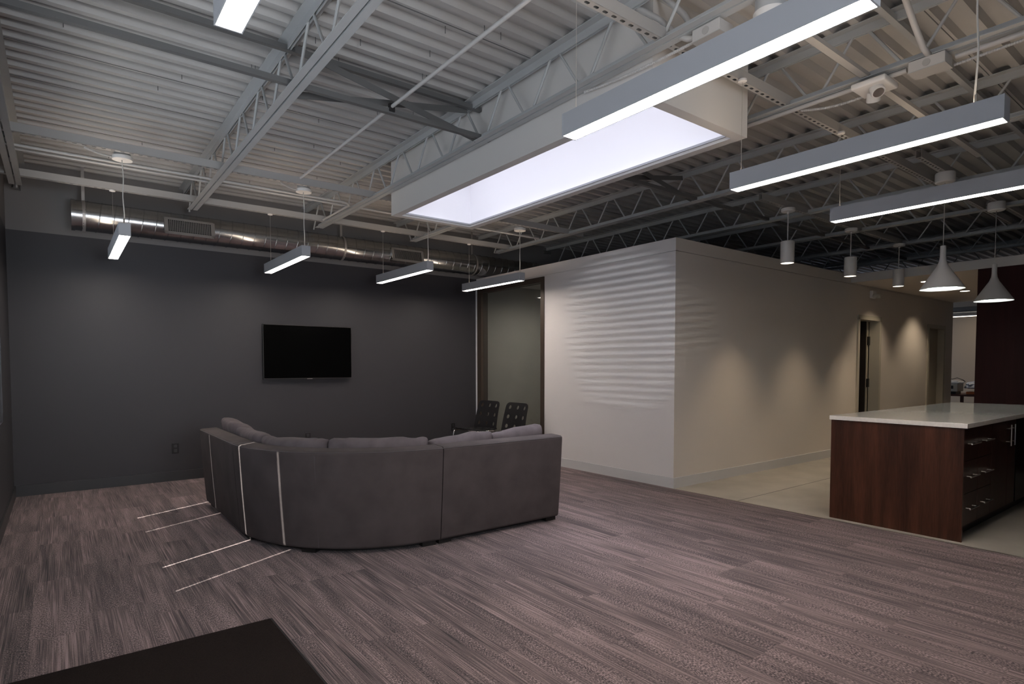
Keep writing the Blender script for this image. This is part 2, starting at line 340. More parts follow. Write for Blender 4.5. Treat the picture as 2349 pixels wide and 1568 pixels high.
# white room-in-room: front face (x = XB) and corridor face (y = YB)
GY0, GY1, GZ = 6.285, 7.94, 2.605                       # glazed opening in the front face
JZ0, JZ1 = 2.618, 2.624                                 # shadow reveal below the cap
struct('wall_front', B((XB, XB+0.12, YB+0.0006, GY0, 0, JZ0),(XB, XB+0.12, YB+0.0006, YW, JZ1, 2.765),(XB+0.012, XB+0.12, YB+0.012, YW, JZ0, JZ1),(XB, XB+0.12, GY0, YW, GZ, JZ0)), 'white_wall', 'white lounge-side wall with thin reveal line near its top', cat='wall')
D1 = (10.0, 10.78, 2.115); D2 = (13.0, 13.82, 2.10); XQ = 14.344
struct('wall_corridor', B((XB+0.0006, D1[0], YB, YB+0.12, 0, JZ0),(D1[1], D2[0], YB, YB+0.12, 0, JZ0),(D2[1], XQ, YB, YB+0.12, 0, JZ0),
       (D1[0], D1[1], YB, YB+0.12, D1[2], JZ0),(D2[0], D2[1], YB, YB+0.12, D2[2], JZ0),(XB+0.0006, XQ, YB, YB+0.12, JZ1, 2.765),(XB+0.0126, XQ, YB+0.012, YB+0.12, JZ0, JZ1)), 'warm_lit_wall', 'white corridor wall with two doorways, warm lamplight tinted in', cat='wall')
struct('baseboard_front', B((XB-0.014, XB, YB-0.014, GY0-0.0, 0, 0.115)), 'trim_white', 'white baseboard below the lounge-side white wall')
struct('baseboard_corridor', B((XB, D1[0]-0.05, YB-0.014, YB, 0, 0.115),(D1[1]+0.05, D2[0]-0.05, YB-0.014, YB, 0, 0.115),(D2[1]+0.05, XQ, YB-0.014, YB, 0, 0.115)), 'trim_white', 'white baseboard along the corridor wall')
struct('wall_office_back', B((XB+0.0, XQ, YW, YW+0.15, 0, ZP)), 'office_wall', 'grey office wall seen through the glass partition', cat='wall')
struct('wall_office_end', B((XQ-0.12, XQ, YB+0.12, YW, 0, 2.765),(8.0, 8.1, YB+0.12, YW, 0, 2.70)), 'office_wall', 'grey office partition walls behind the white walls', cat='wall')
struct('ceiling_office', B((XB+0.12, XQ-0.12, YB+0.12, YW, 2.70, 2.74)), 'white_wall', 'flat ceiling of the enclosed office', cat='ceiling')
# glazed partition
gp = struct('window_6', B((XB-0.012, XB+0.10, GY0, GY0+0.075, 0.0, GZ-0.075)), 'bronze', 'full-height glass partition panel in a bronze frame', cat='window')
put('frame_jamb', B((XB-0.012, XB+0.12, GY1-0.11, GY1, 0.0, GZ-0.075)), 'bronze', gp)
put('frame_head', B((XB-0.012, XB+0.10, GY0, GY1, GZ-0.075, GZ)), 'bronze', gp)
put('frame_sill', B((XB-0.012, XB+0.10, GY0+0.075, GY1-0.11, 0.0, 0.06)), 'bronze', gp)
put('pane', B((XB+0.03, XB+0.038, GY0+0.075, GY1-0.11, 0.06, GZ-0.075)), 'glass', gp)
struct('trim_3', B((XB-0.014, XB+0.02, GY1, YW-0.001, 0, GZ)), 'paper', 'narrow white corner trim beside the glass partition', cat='trim')
ofl = thing('office_fill_light', (6.3, 6.9, 2.69), 'small round downlight added to brighten the office', 'ceiling light')  # unseen lamp added to brighten the room behind the glass
put('trim_ring', LA((6.3, 6.9, 2.685), [(0.085, 0), (0.085, 0.016)]), 'lamp_white', ofl)
put('lens', LA((6.3, 6.9, 2.683), [(0.06, 0), (0.06, 0.012)]), 'recess_on', ofl)
lamp('office_fill_beam', 'SPOT', (6.3, 6.9, 2.67), 45, (1, 0.93, 0.82), (0, 0.25, -1), spot_size=2.4, spot_blend=0.9, shadow_soft_size=0.06)
# corridor soffit, fascia and mahogany wall
XF = 9.70
struct('ceiling_corridor', B((XF+0.02, XQ, YR, YB, 2.64, 2.70)), 'warm_lit_wall', 'flat white corridor soffit with recessed lights, warm lamplight tinted in', cat='ceiling')
struct('trim_4', B((XF, XF+0.02, YR, YB, 2.64, 2.765)), 'trim_white', 'pale fascia board above the mahogany wall', cat='trim')
struct('wall_far', B((XE, XE+0.1, YR, YW, 0, 3.6)), 'far_wall', 'beige far wall of the back workroom', cat='wall')
struct('wall_mahogany', B((XF+0.002, XF+0.55, YR, 2.50, 0, 2.64)), 'red_wood', 'full-height dark mahogany panelled wall beyond the kitchen island', cat='wall')
for q, (x, y) in enumerate(((10.425, 3.32), (12.25, 3.33))):
    rl = thing('recessed_light', (x, y, 2.64), 'small recessed downlight in corridor soffit %s' % ('nearer the kitchen island' if q == 0 else 'farther down the corridor'), 'ceiling light', 'recessed corridor lights')
    put('trim_ring', LA((x, y, 2.632), [(0.085, 0), (0.085, 0.012)]), 'lamp_white', rl)
    put('lens', LA((x, y, 2.630), [(0.065, 0), (0.065, 0.012)]), 'recess_on', rl)
    lamp('recessed_beam', 'SPOT', (x, y+0.1, 2.60), 30, (1, 0.82, 0.6), (0, 0.25, -1), spot_size=1.7, spot_blend=0.8, shadow_soft_size=0.05)

# doors in the corridor wall
def door_frame(name, D, label, leaf):
    fr = struct(name, B((D[0]-0.05, D[0]+0.018, YB-0.02, YB+0.14, 0, D[2])), 'frame_paint', label, cat='door')
    put('frame_jamb', B((D[1]-0.018, D[1]+0.05, YB-0.02, YB+0.14, 0, D[2])), 'frame_paint', fr)
    put('frame_head', B((D[0]-0.05, D[1]+0.05, YB-0.02, YB+0.14, D[2]-0.018, D[2]+0.05)), 'frame_paint', fr)
    if leaf == 'open':
        lf = put('door_leaf', B((D[1]-0.085, D[1]-0.04, YB+0.16, YB+0.93, 0.01, D[2]-0.01)), 'door_dark', fr, label='dark brown door leaf swung open into the room')
        put('leaf_edge', B((D[1]-0.086, D[1]-0.039, YB+0.145, YB+0.16, 0.01, D[2]-0.01)), 'door_beige', lf)
        for z in (1.78, 1.08, 0.3): put('hinge', B((D[1]-0.085, D[1]-0.018, YB+0.125, YB+0.149, z-0.07, z+0.07)), 'hinge', lf)
    else:
        lf = put('door_leaf', B((D[0]+0.02, D[1]-0.02, YB+0.09, YB+0.13, 0.01, D[2]-0.02)), 'door_beige', fr)
        put('door_handle', LA((D[0]+0.07, YB+0.055, 0.98), [(0.02, 0), (0.028, 0.02), (0.02, 0.045)]), 'nickel', lf, smooth=SM)
    return fr
door_frame('door_1', D1, 'corridor doorway with dark door standing open', 'open')
door_frame('door_2', D2, 'closed beige door at the far end of the corridor', 'closed')

# ------------------------------------------------------------------ roof deck
PITCHR = 0.1524
def deck_prof(y0, n):
    pts = []
    for k in range(n):
        a = y0 + k*PITCHR
        pts += [(a, ZD), (a+0.046, ZD), (a+0.064, ZD+0.045), (a+0.134, ZD+0.045)]
    pts.append((y0 + n*PITCHR, ZD)); return pts
dk = bpy.data.objects.new('ceiling', None); COL.objects.link(dk); dk['kind'] = 'structure'; dk['label'] = 'exposed grey corrugated steel roof deck'; dk['category'] = 'ceiling'; dk.location = (0, 0, ZD)
def deck_sheet(y0, n, x0, x1):
    bm = bmesh.new(); pr = deck_prof(y0, n)
    if y0 + n*PITCHR > YW + 0.14: pr = [(min(a, YW+0.14), z) for a, z in pr]
    A = [bm.verts.new((x0, a, z)) for a, z in pr]; C = [bm.verts.new((x1, a, z)) for a, z in pr]
    for i in range(len(pr)-1):
        if (A[i].co - A[i+1].co).length > 1e-6: bm.faces.new((A[i], A[i+1], C[i+1], C[i]))
    # side lap of the sheet
    put('deck_sheet', bm, 'deck', dk)
    if x0 < 0: put('seam', B((x0, x1, y0+0.018, y0+0.022, ZD-0.004, ZD)), 'dark_steel', dk)
k = -24
while SK[2] + k*PITCHR < YW + 0.1:
    y0 = SK[2] + k*PITCHR; n = 6
    if k < 0 and k + n > 0: n = -k
    if 0 <= k < 22:
        n = min(6, 22-k); deck_sheet(y0, n, XL-0.16, SK[0]+0.02); deck_sheet(y0, n, SK[1]-0.02, XE)
    else: deck_sheet(y0, n, XL-0.16, XE)
    k += n
# roof slab above the sheets (keeps daylight out)
struct('ceiling_slab', B((XL-0.16, SK[0]+0.02, YR-0.16, YW+0.15, 3.50, 3.6),(SK[1]-0.02, XE, YR-0.16, YW+0.15, 3.50, 3.6),(SK[0]+0.02, SK[1]-0.02, YR-0.16, SK[2]+0.02, 3.50, 3.6),(SK[0]+0.02, SK[1]-0.02, SK[3]-0.02, YW+0.15, 3.50, 3.6)), 'upper_wall', 'roof slab above the steel deck', cat='ceiling')
# fastener tips poking through the deck
pin_me = None
for i in range(34):
    x = random.uniform(0.0, 2.6); y = SK[2] + PITCHR*random.randint(2, 33) + 0.1
    if pin_me is None:
        o = put('fastener', T([(0,0,0.0),(0,0,-0.055)], 0.0028, 5), 'dark_steel', dk, local=True); pin_me = o.data
    else: o = bpy.data.objects.new('fastener', pin_me); COL.objects.link(o); o.parent = dk
    o.location = (x, y, 0.045)

# ------------------------------------------------------------------ bar joists
ROD_A = ROD_B = None
jlabel = ['open-web steel joist tight against the left wall', 'open-web steel joist over the curved sofa, first from left wall', 'open-web steel joist running in front of the skylight box',
          'open-web steel joist just right of the skylight box', 'open-web steel joist above the white wall front', 'open-web steel joist, first one behind the white wall corner',
          'open-web steel joist, second one behind the white wall corner', 'open-web steel joist above the mahogany wall fascia', 'open-web steel joist in the dark, second from the back', 'open-web steel joist farthest back in the dark']
ANG_B = [(0.006,0),(0.050,0),(0.050,0.005),(0.011,0.005),(0.011,0.045),(0.006,0.045)]
ANG_T = [(0.006,0),(0.060,0),(0.060,-0.006),(0.012,-0.006),(0.012,-0.055),(0.006,-0.055)]
cache = {}
for j, x in enumerate(JX):
    J = thing('roof_joist', (x, YW, ZB), jlabel[j], 'roof joist', 'open-web roof joists')
    for s in (-1, 1):
        for nm, pf, z, ye in (('bottom_chord_angle', ANG_B, 0, 7.49-YW), ('top_chord_angle', ANG_T, ZD-ZB, 0)):
            key = (nm, s)
            if key not in cache:
                o = put(nm, EP([(s*a, z+b) for a, b in pf], 'y', YR-YW, ye), 'steel', J, local=True); cache[key] = o.data
            else:
                o = bpy.data.objects.new(nm, cache[key]); COL.objects.link(o); o.parent = J
    y = [3.83, 3.83, 3.835, 3.6, 3.7][j % 5] - 0.556*10
    first = True
    while y < 7.5:
        for d in (0, 1):
            lo, hi = (y + 0.042, y + 0.250) if d == 0 else (y + 0.514, y + 0.306)
            if max(lo, hi) > YW - 0.02 or min(lo, hi) < YR: continue
            if d not in cache:
                o = put('web_rod', T([(0, 0, 0.02), (0, (0.208 if d == 0 else -0.208), ZD-ZB-0.02)], 0.0095, 8), 'steel', J, local=True, smooth=SM); cache[d] = o.data
            else: o = bpy.data.objects.new('web_rod', cache[d]); COL.objects.link(o); o.parent = J
            o.location = (0, lo - YW, 0)
        y += 0.556
    put('bearing_seat', B((x-0.075, x+0.075, YW-0.03, YW-0.002, ZD-0.115, ZD-0.06)), 'dark_steel', J)

# bridging between joists (angles along x at y = 3.86 / 3.97, with cross bracing)
def angle_x(x0, x1, y, z): return EP([(y, z), (y+0.035, z), (y+0.035, z+0.004), (y+0.004, z+0.004), (y+0.004, z+0.035), (y, z+0.035)], 'x', x0, x1)
tag(put('bridging_angle', angle_x(XL, SK[0]-0.005, 3.845, ZB+0.012), 'dark_steel'), 'long horizontal steel angle tying the joist bottoms left of skylight', 'steel brace')
tag(put('bridging_angle', angle_x(XL, SK[0]-0.005, 3.965, ZD-0.062), 'dark_steel'), 'long horizontal steel angle tying the joist tops left of skylight', 'steel brace')
tag(put('bridging_angle', angle_x(SK[1]+0.005, 13.0, 3.845, ZB+0.012), 'dark_steel'), 'long horizontal steel angle tying the joist bottoms right of skylight', 'steel brace')
tag(put('bridging_angle', angle_x(SK[1]+0.005, 13.0, 1.45, ZD-0.064), 'steel'), 'horizontal steel angle under the deck near the emergency light', 'steel brace')
def flat_bar(p, q, w=0.045, t=0.005):
    p, q = Vector(p), Vector(q); d = (q-p).normalized(); n = Vector((0,1,0)); u = d.cross(n).normalized(); bm = bmesh.new()
    def ring(c): return [bm.verts.new(c + u*a + n*b) for a, b in ((-w/2,-t/2),(w/2,-t/2),(w/2,t/2),(-w/2,t/2))]
    A, C = ring(p), ring(q)
    for i in range(4): bm.faces.new((A[i], A[(i+1)%4], C[(i+1)%4], C[i]))
    # second leg makes it an angle
    A2 = [bm.verts.new(p + u*a + n*b) for a, b in ((w/2,0),(w/2,w),(w/2-t,w),(w/2-t,0))]; C2 = [bm.verts.new(q + u*a + n*b) for a, b in ((w/2,0),(w/2,w),(w/2-t,w),(w/2-t,0))]
    for i in range(4): bm.faces.new((A2[i], A2[(i+1)%4], C2[(i+1)%4], C2[i]))
    return bm
for a, b, where in ((JX[1], JX[2], 'left of the skylight box'), (JX[3], JX[4], 'in the dark right of the skylight box')):
    tag(put('cross_brace', flat_bar((a+0.02, 3.90, ZD-0.07), (b-0.03, 3.90, ZB+0.02)), 'dark_steel'), 'diagonal steel brace falling to the right, %s' % where, 'steel brace', 'cross braces')
    tag(put('cross_brace', flat_bar((a+0.02, 4.02, ZB+0.03), (b-0.03, 4.02, ZD-0.06)), 'dark_steel'), 'diagonal steel brace rising to the right, %s' % where, 'steel brace', 'cross braces')

# ------------------------------------------------------------------ slotted channels under the joists
def strut(x0, x1, y, z, label, slots=True):
    t = thing('strut_channel', (x0, y, z), label, 'steel channel', 'slotted steel channels')
    w, hgt, th = 0.042, (0.068 if slots else 0.026), 0.0025
    bm = bmesh.new()
    box(bm, x0, x1, y-w/2, y-w/2+th, z+th, z+hgt); box(bm, x0, x1, y+w/2-th, y+w/2, z+th, z+hgt)
    box(bm, x0, x1, y-w/2+th, y+w/2-th, z+hgt-th, z+hgt)  # top plate added so the slots look dark inside
    put('channel_side', bm, 'strut', t)
    bm = bmesh.new()
    if not slots: box(bm, x0, x1, y-w/2, y+w/2, z, z+th)
    else:
        p = 0.0635; n = int((x1-x0)/p)
        for i in range(n):
            a = x0 + i*p; c = a + p/2
            outer = [(a,-w/2),(c,-w/2),(a+p,-w/2),(a+p,0),(a+p,w/2),(c,w/2),(a,w/2),(a,0)]
            inner = [(c-0.012,-0.0085),(c,-0.0090),(c+0.012,-0.0085),(c+0.0165,0),(c+0.012,0.0085),(c,0.0090),(c-0.012,0.0085),(c-0.0165,0)]
            O = [bm.verts.new((q[0], y+q[1], z)) for q in outer]; I = [bm.verts.new((q[0], y+q[1], z)) for q in inner]
            for k in range(8): bm.faces.new((O[k], O[(k+1)%8], I[(k+1)%8], I[k]))
        bmesh.ops.remove_doubles(bm, verts=bm.verts[:], dist=1e-5)
        if x0 + n*p < x1: box(bm, x0+n*p, x1, y-w/2, y+w/2, z, z+th)
    put('channel_web', bm, 'strut', t); return t
ZT = ZB + 0.008
YA, YBB, YC, YD = 5.86, 7.17, 2.11, 1.61
strut(XL, 5.7, YA, ZT, 'slotted channel carrying the flat round lamp canopies before the television wall')
strut(XL, 5.5, YBB, ZT, 'slotted channel closest to the television wall, above the silver duct')
strut(1.6, 9.4, YC, ZT, 'slotted channel with square holes passing below the skylight end')
strut(3.1, 6.2, YD, ZT, 'plain pale channel behind the emergency light', slots=False)
strut(1.5, 9.0, 0.80, ZT, 'slotted channel above the near ends of the front lamps')
strut(5.9, 9.6, 1.96, 3.143, 'dim slotted channel carrying the two funnel-shaped pendants')
strut(5.9, 9.65, 3.40, 3.107, 'dim slotted channel carrying the three cylinder pendants')

# ------------------------------------------------------------------ skylight bulkhead
sk = thing('skylight_well', (SK[0], SK[2], ZS), 'large white rectangular skylight box hanging below the deck, glowing inside', 'skylight')
x0, x1, y0, y1 = SK; t = 0.045; ZTOP = 4.15; RW_ = 0.075
put('side_panel', B((x0, x0+t, y0, y1, ZS+0.03, ZTOP)), 'drywall', sk)
put('side_panel', B((x1-t, x1, y0, y1, ZS+0.03, ZTOP)), 'drywall', sk)
put('end_panel', B((x0+t, x1-t, y0, y0+t, ZS+0.03, ZTOP)), 'drywall', sk)
put('end_panel', B((x0+t, x1-t, y1-t, y1, ZS+0.03, ZTOP)), 'drywall', sk)
put('bottom_rim', B((x0, x0+RW_, y0, y1, ZS, ZS+0.03),(x1-RW_, x1, y0, y1, ZS, ZS+0.03),(x0+RW_, x1-RW_, y0, y0+RW_, ZS, ZS+0.03),(x0+RW_, x1-RW_, y1-RW_, y1, ZS, ZS+0.03)), 'drywall', sk)
put('shaft_lining', B((x0+t, x0+t+0.004, y0+t, y1-t, ZS+0.045, ZTOP),(x1-t-0.004, x1-t, y0+t, y1-t, ZS+0.045, ZTOP),(x0+t, x1-t, y0+t, y0+t+0.004, ZS+0.045, ZTOP),(x0+t, x1-t, y1-t-0.004, y1-t, ZS+0.045, ZTOP)), 'shaft', sk)
bm = bmesh.new(); g = 0.012                                     # small dark bead inside the rim
for a in ((x0+RW_, x0+RW_+g, y0+RW_, y1-RW_),(x1-RW_-g, x1-RW_, y0+RW_, y1-RW_),(x0+RW_, x1-RW_, y0+RW_, y0+RW_+g),(x0+RW_, x1-RW_, y1-RW_-g, y1-RW_)): box(bm, *a, ZS+0.020, ZS+0.036)
put('inner_bead', bm, 'alu', sk)
put('dome', B((x0-0.02, x1+0.02, y0-0.02, y1+0.02, ZTOP+0.04, ZTOP+0.05)), 'milky', sk)

# ------------------------------------------------------------------ linear pendant lamps
ZL, LH, LW = 2.450, 0.104, 0.086
rows = [(0.466, 'left-hand'), (1.978, 'second'), (3.383, 'third'), (4.720, 'fourth')]
def linear(x, ya, yb, label, far):
    t = thing('linear_pendant_lamp', (x, (ya+yb)/2, ZL), label, 'pendant lamp', 'linear pendant lamps')
    a, b = x-LW/2, x+LW/2; th = 0.004
    put('housing', B((a, a+th, ya, yb, ZL, ZL+LH),(b-th, b, ya, yb, ZL, ZL+LH),(a+th, b-th, ya, yb, ZL+LH-0.022, ZL+LH-0.018)), 'alu', t)
    put('end_cap', B((a-0.0005, b+0.0005, ya-0.006, ya, ZL-0.0005, ZL+LH+0.0005)), 'alu', t)
    put('end_cap', B((a-0.0005, b+0.0005, yb, yb+0.006, ZL-0.0005, ZL+LH+0.0005)), 'alu', t)
    put('diffuser', B((a+th, b-th, ya, yb, ZL+0.002, ZL+0.006)), 'tube_on', t)
    put('uplight_lens', B((a+th, b-th, ya, yb, ZL+LH-0.012, ZL+LH-0.008)), 'up_on', t)
    yf = (YBB if far else YC-0.03); yn = (YA+0.13 if far else 0.90)
    zc = ZT
    put('suspension_wire', T([(x, yf, ZL+LH), (x, yf, zc-0.012)], 0.0016, 6), 'wire', t)
    put('wire_gripper', T([(x, yf, ZL+LH), (x, yf, ZL+LH+0.022)], 0.0055, 8), 'nickel', t)
    put('small_canopy', LA((x, yf, zc-0.0126), [(0.012, -0.004), (0.026, 0.0), (0.026, 0.012)], 20), 'lamp_white', t, smooth=SM)
    pts = [(x + 0.004*math.sin(i*0.9), yn + 0.005*math.sin(i*0.7+1), ZL+LH + (zc-0.03-ZL-LH)*i/12) for i in range(13)]
    put('power_cable', T(pts, 0.0042, 7), 'cable', t, smooth=True)
    put('wire_gripper', T([(x, yn, ZL+LH), (x, yn, ZL+LH+0.045)], 0.006, 8), 'nickel', t)
    ycan = YA if far else 0.80
    put('canopy', LA((x, yn, zc-0.03), [(0.074, 0.0), (0.076, 0.006), (0.076, 0.028), (0.070, 0.034)], 28), 'lamp_white', t, smooth=SM)
    put('canopy_box', LA((x, yn, zc+0.003), [(0.060, 0.0), (0.060, 0.045)], 24), 'steel', t, smooth=SM)
    return t
far_lab = ['linear pendant lamp leftmost of the four before the television wall', 'linear pendant lamp hanging just left above the television', 'linear pendant lamp hanging below the skylight end near the duct register', 'linear pendant lamp hanging in front of the glass partition']
near_lab = ['linear pendant lamp cut off at the top left of the photo', 'largest linear pendant lamp crossing in front of the skylight', 'linear pendant lamp hanging right of the skylight beside the emergency light', 'linear pendant lamp nearest the kitchen island, cut off at right']
for (x, _), fl, nl in zip(rows, far_lab, near_lab):
    linear(x, 5.95, 7.29, fl, True); linear(x, 0.79, 2.125, nl, False)

# ------------------------------------------------------------------ cylinder and cone pendants
for k, (x, w_) in enumerate(((6.475, 'nearest of the three, beside the white wall corner'), (8.05, 'middle of the three along the corridor wall'), (9.60, 'farthest of the three along the corridor wall'))):
    y = 3.40; t = thing('cylinder_pendant_lamp', (x, y, 2.502), 'small grey cylinder pendant lamp, ' + w_, 'pendant lamp', 'cylinder pendants by the corridor wall')
    put('shade', LA((x, y, 2.502), [(0.066, 0.006), (0.068, 0.0), (0.071, 0.0), (0.072, 0.004), (0.072, 0.238), (0.068, 0.242)], 28, cap0=False), 'lamp_white', t, smooth=SM)
    put('lens', LA((x, y, 2.505), [(0.066, 0.0), (0.066, 0.004)], 24), 'tube_on_warm', t)
    put('stem', T([(x, y, 2.74), (x, y, 3.07)], 0.006, 8), 'lamp_white', t, smooth=True)
    put('stem_collar', LA((x, y, 3.045), [(0.010, 0), (0.016, 0.025)], 12), 'lamp_white', t, smooth=True)
    put('canopy', LA((x, y, 3.068), [(0.066, 0.0), (0.074, 0.008), (0.074, 0.034), (0.070, 0.038)], 28), 'lamp_white', t, smooth=SM)
    lamp('cylinder_pendant_beam', 'SPOT', (x, y, 2.49), 46, (1, 0.79, 0.56), (0, 0.03, -1), spot_size=math.radians(78), spot_blend=0.85, shadow_soft_size=0.05)
for k, (x, w_) in enumerate(((6.563, 'larger-looking one, nearer over the kitchen island'), (8.177, 'smaller-looking one, farther over the kitchen island'))):
    y = 1.96; zb = 2.072; t = thing('cone_pendant_lamp', (x, y, zb), 'white funnel-shaped pendant lamp, ' + w_, 'pendant lamp', 'cone pendants over the island')
    put('shade', LA((x, y, zb), [(0.172, 0.003), (0.176, 0.0), (0.177, 0.004), (0.045, 0.215), (0.028, 0.262), (0.024, 0.30), (0.023, 0.40), (0.010, 0.405)], 36, cap0=False), 'lamp_white', t, smooth=SM)
    put('lens', LA((x, y, zb+0.016), [(0.118, 0.0), (0.118, 0.006)], 32), 'cone_on', t)
    put('cord', T([(x, y, zb+0.40), (x+0.003, y, 2.8), (x, y, 3.06)], 0.0035, 6), 'cable', t, smooth=True)
    put('canopy', LA((x, y, 3.05), [(0.070, 0.0), (0.080, 0.010), (0.080, 0.085), (0.076, 0.092)], 28), 'lamp_white', t, smooth=SM)

# ------------------------------------------------------------------ spiral duct with registers
DR, DY, DZ, DX0, DX1 = 0.155, 7.745, 2.940, 0.15, 7.2
du = thing('spiral_duct', (DX0, DY, DZ), 'long galvanized spiral air duct along the television wall', 'duct')
bm = bmesh.new(); n = 40; rings = []
for i in range(61):
    x = DX0 + (DX1-DX0)*i/60
    rings.append([bm.verts.new((x, DY + DR*math.cos(2*math.pi*k/n), DZ + DR*math.sin(2*math.pi*k/n))) for k in range(n)])
for i in range(60):
    for k in range(n): bm.faces.new((rings[i][k], rings[i][(k+1)%n], rings[i+1][(k+1)%n], rings[i+1][k]))
put('duct_tube', bm, 'galv', du, smooth=True)
put('end_cap', EP([(DY + (DR+0.006)*math.cos(2*math.pi*k/n), DZ + (DR+0.006)*math.sin(2*math.pi*k/n)) for k in range(n)], 'x', DX0-0.012, DX0+0.02), 'galv', du, smooth=SM)
bm = bmesh.new(); pts = []; turns = int((DX1-DX0-0.05)/0.128)
for i in range(turns*28+1):
    a = 2*math.pi*i/28; pts.append((DX0 + 0.04 + 0.128*i/28, DY + (DR+0.0005)*math.cos(-a), DZ + (DR+0.0005)*math.sin(-a)))
tube(bm, pts, 0.0045, 6)
put('spiral_seam', bm, 'galv', du, smooth=True)
for x in (0.245, 3.05, 5.15):
    h = thing('duct_hanger', (x, DY, DZ+DR), 'metal strap holding up the duct %s' % {0.245: 'at its left end', 3.05: 'in the middle, right of the television', 5.15: 'near the glass partition'}[x], 'strap', 'duct hangers')
    put('strap', B((x-0.014, x+0.014, DY-0.0015, DY+0.0015, DZ+DR, ZD)), 'galv_plate', h)
    bm = bmesh.new()
    for q in range(40):
        a0_, a1_ = 2*math.pi*q/40, 2*math.pi*(q+1)/40; R_ = DR+0.004
        bm.faces.new([bm.verts.new((xx, DY+R_*math.cos(a), DZ+R_*math.sin(a))) for xx, a in ((x-0.014, a0_), (x+0.014, a0_), (x+0.014, a1_), (x-0.014, a1_))])
    put('band', bm, 'galv_plate', h)
def register(xa, xb, label, rows_):
    t = thing('duct_register', (xa, DY-DR, DZ-0.09), label, 'air register', 'registers on the duct')
    tilt = -0.22; cz = DZ-0.015; hh = 0.088; c, s = math.cos(tilt), math.sin(tilt)
    def mp(x, u, d): return (x, DY - DR*0.985 - 0.012 - d*c + u*s*-1.0, cz + u*c - d*s*-1.0)
    def slab(bm, xa, xb, u0, u1, d0, d1):
        v = [bm.verts.new(mp(*p)) for p in ((xa,u0,d0),(xb,u0,d0),(xb,u1,d0),(xa,u1,d0),(xa,u0,d1),(xb,u0,d1),(xb,u1,d1),(xa,u1,d1))]
        for f in ((0,3,2,1),(4,5,6,7),(0,1,5,4),(1,2,6,5),(2,3,7,6),(3,0,4,7)): bm.faces.new([v[i] for i in f])
    bm = bmesh.new(); m = 0.038
    slab(bm, xa, xb, -hh, -hh+0.022, 0, 0.018); slab(bm, xa, xb, hh-0.022, hh, 0, 0.018); slab(bm, xa, xa+m, -hh, hh, 0, 0.018); slab(bm, xb-m, xb, -hh, hh, 0, 0.018)
    put('frame', bm, 'galv_plate', t)
    bm = bmesh.new(); slab(bm, xa+m, xb-m, -hh+0.02, hh-0.02, -0.004, 0.0); put('backing', bm, 'hole', t)
    bm = bmesh.new(); nv = 24
    for i in range(1, nv): xx = xa+m + (xb-xa-2*m)*i/nv; slab(bm, xx-0.0022, xx+0.0022, -hh+0.02, hh-0.02, 0.0, 0.014)
    for i in range(1, rows_): uu = -hh+0.022 + (2*hh-0.044)*i/rows_; slab(bm, xa+m, xb-m, uu-0.002, uu+0.002, 0.0, 0.010)
    b_ = put('blade_grid', bm, 'galv_plate', t); b_['kind'] = 'stuff'
    bm = bmesh.new(); slab(bm, xa+0.01, xb-0.01, -hh-0.012, -hh, -0.045, 0.0); slab(bm, xa+0.01, xb-0.01, hh, hh+0.006, -0.04, 0.0); put('collar', bm, 'galv_plate', t)
register(0.962, 1.47, 'rectangular air register on the duct left of the television', 9)
register(3.705, 4.20, 'rectangular air register on the duct right of the television', 1)

# ------------------------------------------------------------------ conduits, boxes and other ceiling hardware
tag(put('conduit_pipe', T([(1.89, YR, 3.165), (1.89, 3.0, 3.165), (1.89, 3.85, 3.165), (1.90, YA-0.02, 3.175)], 0.0125, 10), 'conduit', smooth=SM), 'thin conduit running parallel to the joists left of skylight', 'conduit')
tag(put('conduit_clamp', B((1.87, 1.91, 3.835, 3.862, 3.13, 3.185)), 'black'), 'small dark clamp where conduit crosses the bracing', 'clamp')
pts = [(XL, 6.22, 3.125), (2.45, 6.22, 3.125)]
for i in range(1, 7):
    a = math.pi/2*i/6; pts.append((2.45 + 0.13*math.sin(a), 6.22 + 0.13*(1-math.cos(a)), 3.125))
pts.append((2.58, 7.12, 3.125))
tag(put('conduit_pipe', T(pts, 0.0115, 10), 'conduit', smooth=SM), 'bent conduit crossing before the television wall and turning at joist', 'conduit')
tag(put('conduit_pipe', T([(XL, 6.42, 3.15), (5.4, 6.42, 3.15)], 0.0115, 10), 'conduit', smooth=SM), 'straight conduit crossing before the television wall', 'conduit')
tag(put('conduit_pipe', T([(2.735, YR, 3.085), (2.735, 1.46, 3.085)], 0.0165, 10), 'conduit', smooth=SM), 'conduit clipped under the joist near top of photo', 'conduit')
tag(put('conduit_pipe', T([(4.03, YR, 3.085), (4.03, 1.17, 3.085)], 0.0145, 10), 'conduit', smooth=SM), 'conduit under the joist reaching the box at top right', 'conduit')
tag(put('conduit_pipe', T([(4.00, 1.40, 3.090), (4.00, 2.9, 3.090)], 0.0145, 10), 'conduit', smooth=SM), 'conduit under the joist passing above the emergency light', 'conduit')
def jbox(x0, x1, y0, y1, z0, z1, label):
    t = thing('junction_box', ((x0+x1)/2, (y0+y1)/2, z0), label, 'junction box', 'junction boxes under the joists')
    put('body', bevel(B((x0, x1, y0, y1, z0+0.004, z1)), 0.003), 'conduit', t); put('cover', B((x0-0.002, x1+0.002, y0-0.002, y1+0.002, z0, z0+0.004)), 'strut', t)
    put('knockout', EP([((y0+y1)/2+0.02*math.cos(k*math.pi/8), (z0+z1)/2+0.02*math.sin(k*math.pi/8)) for k in range(16)], 'x', x0-0.003, x0), 'strut', t)
jbox(2.665, 2.785, 1.77, 1.93, 3.035, 3.10, 'square junction box under the joist by the skylight corner')
jbox(3.93, 4.05, 1.19, 1.37, 3.035, 3.10, 'square junction box right of the emergency light')
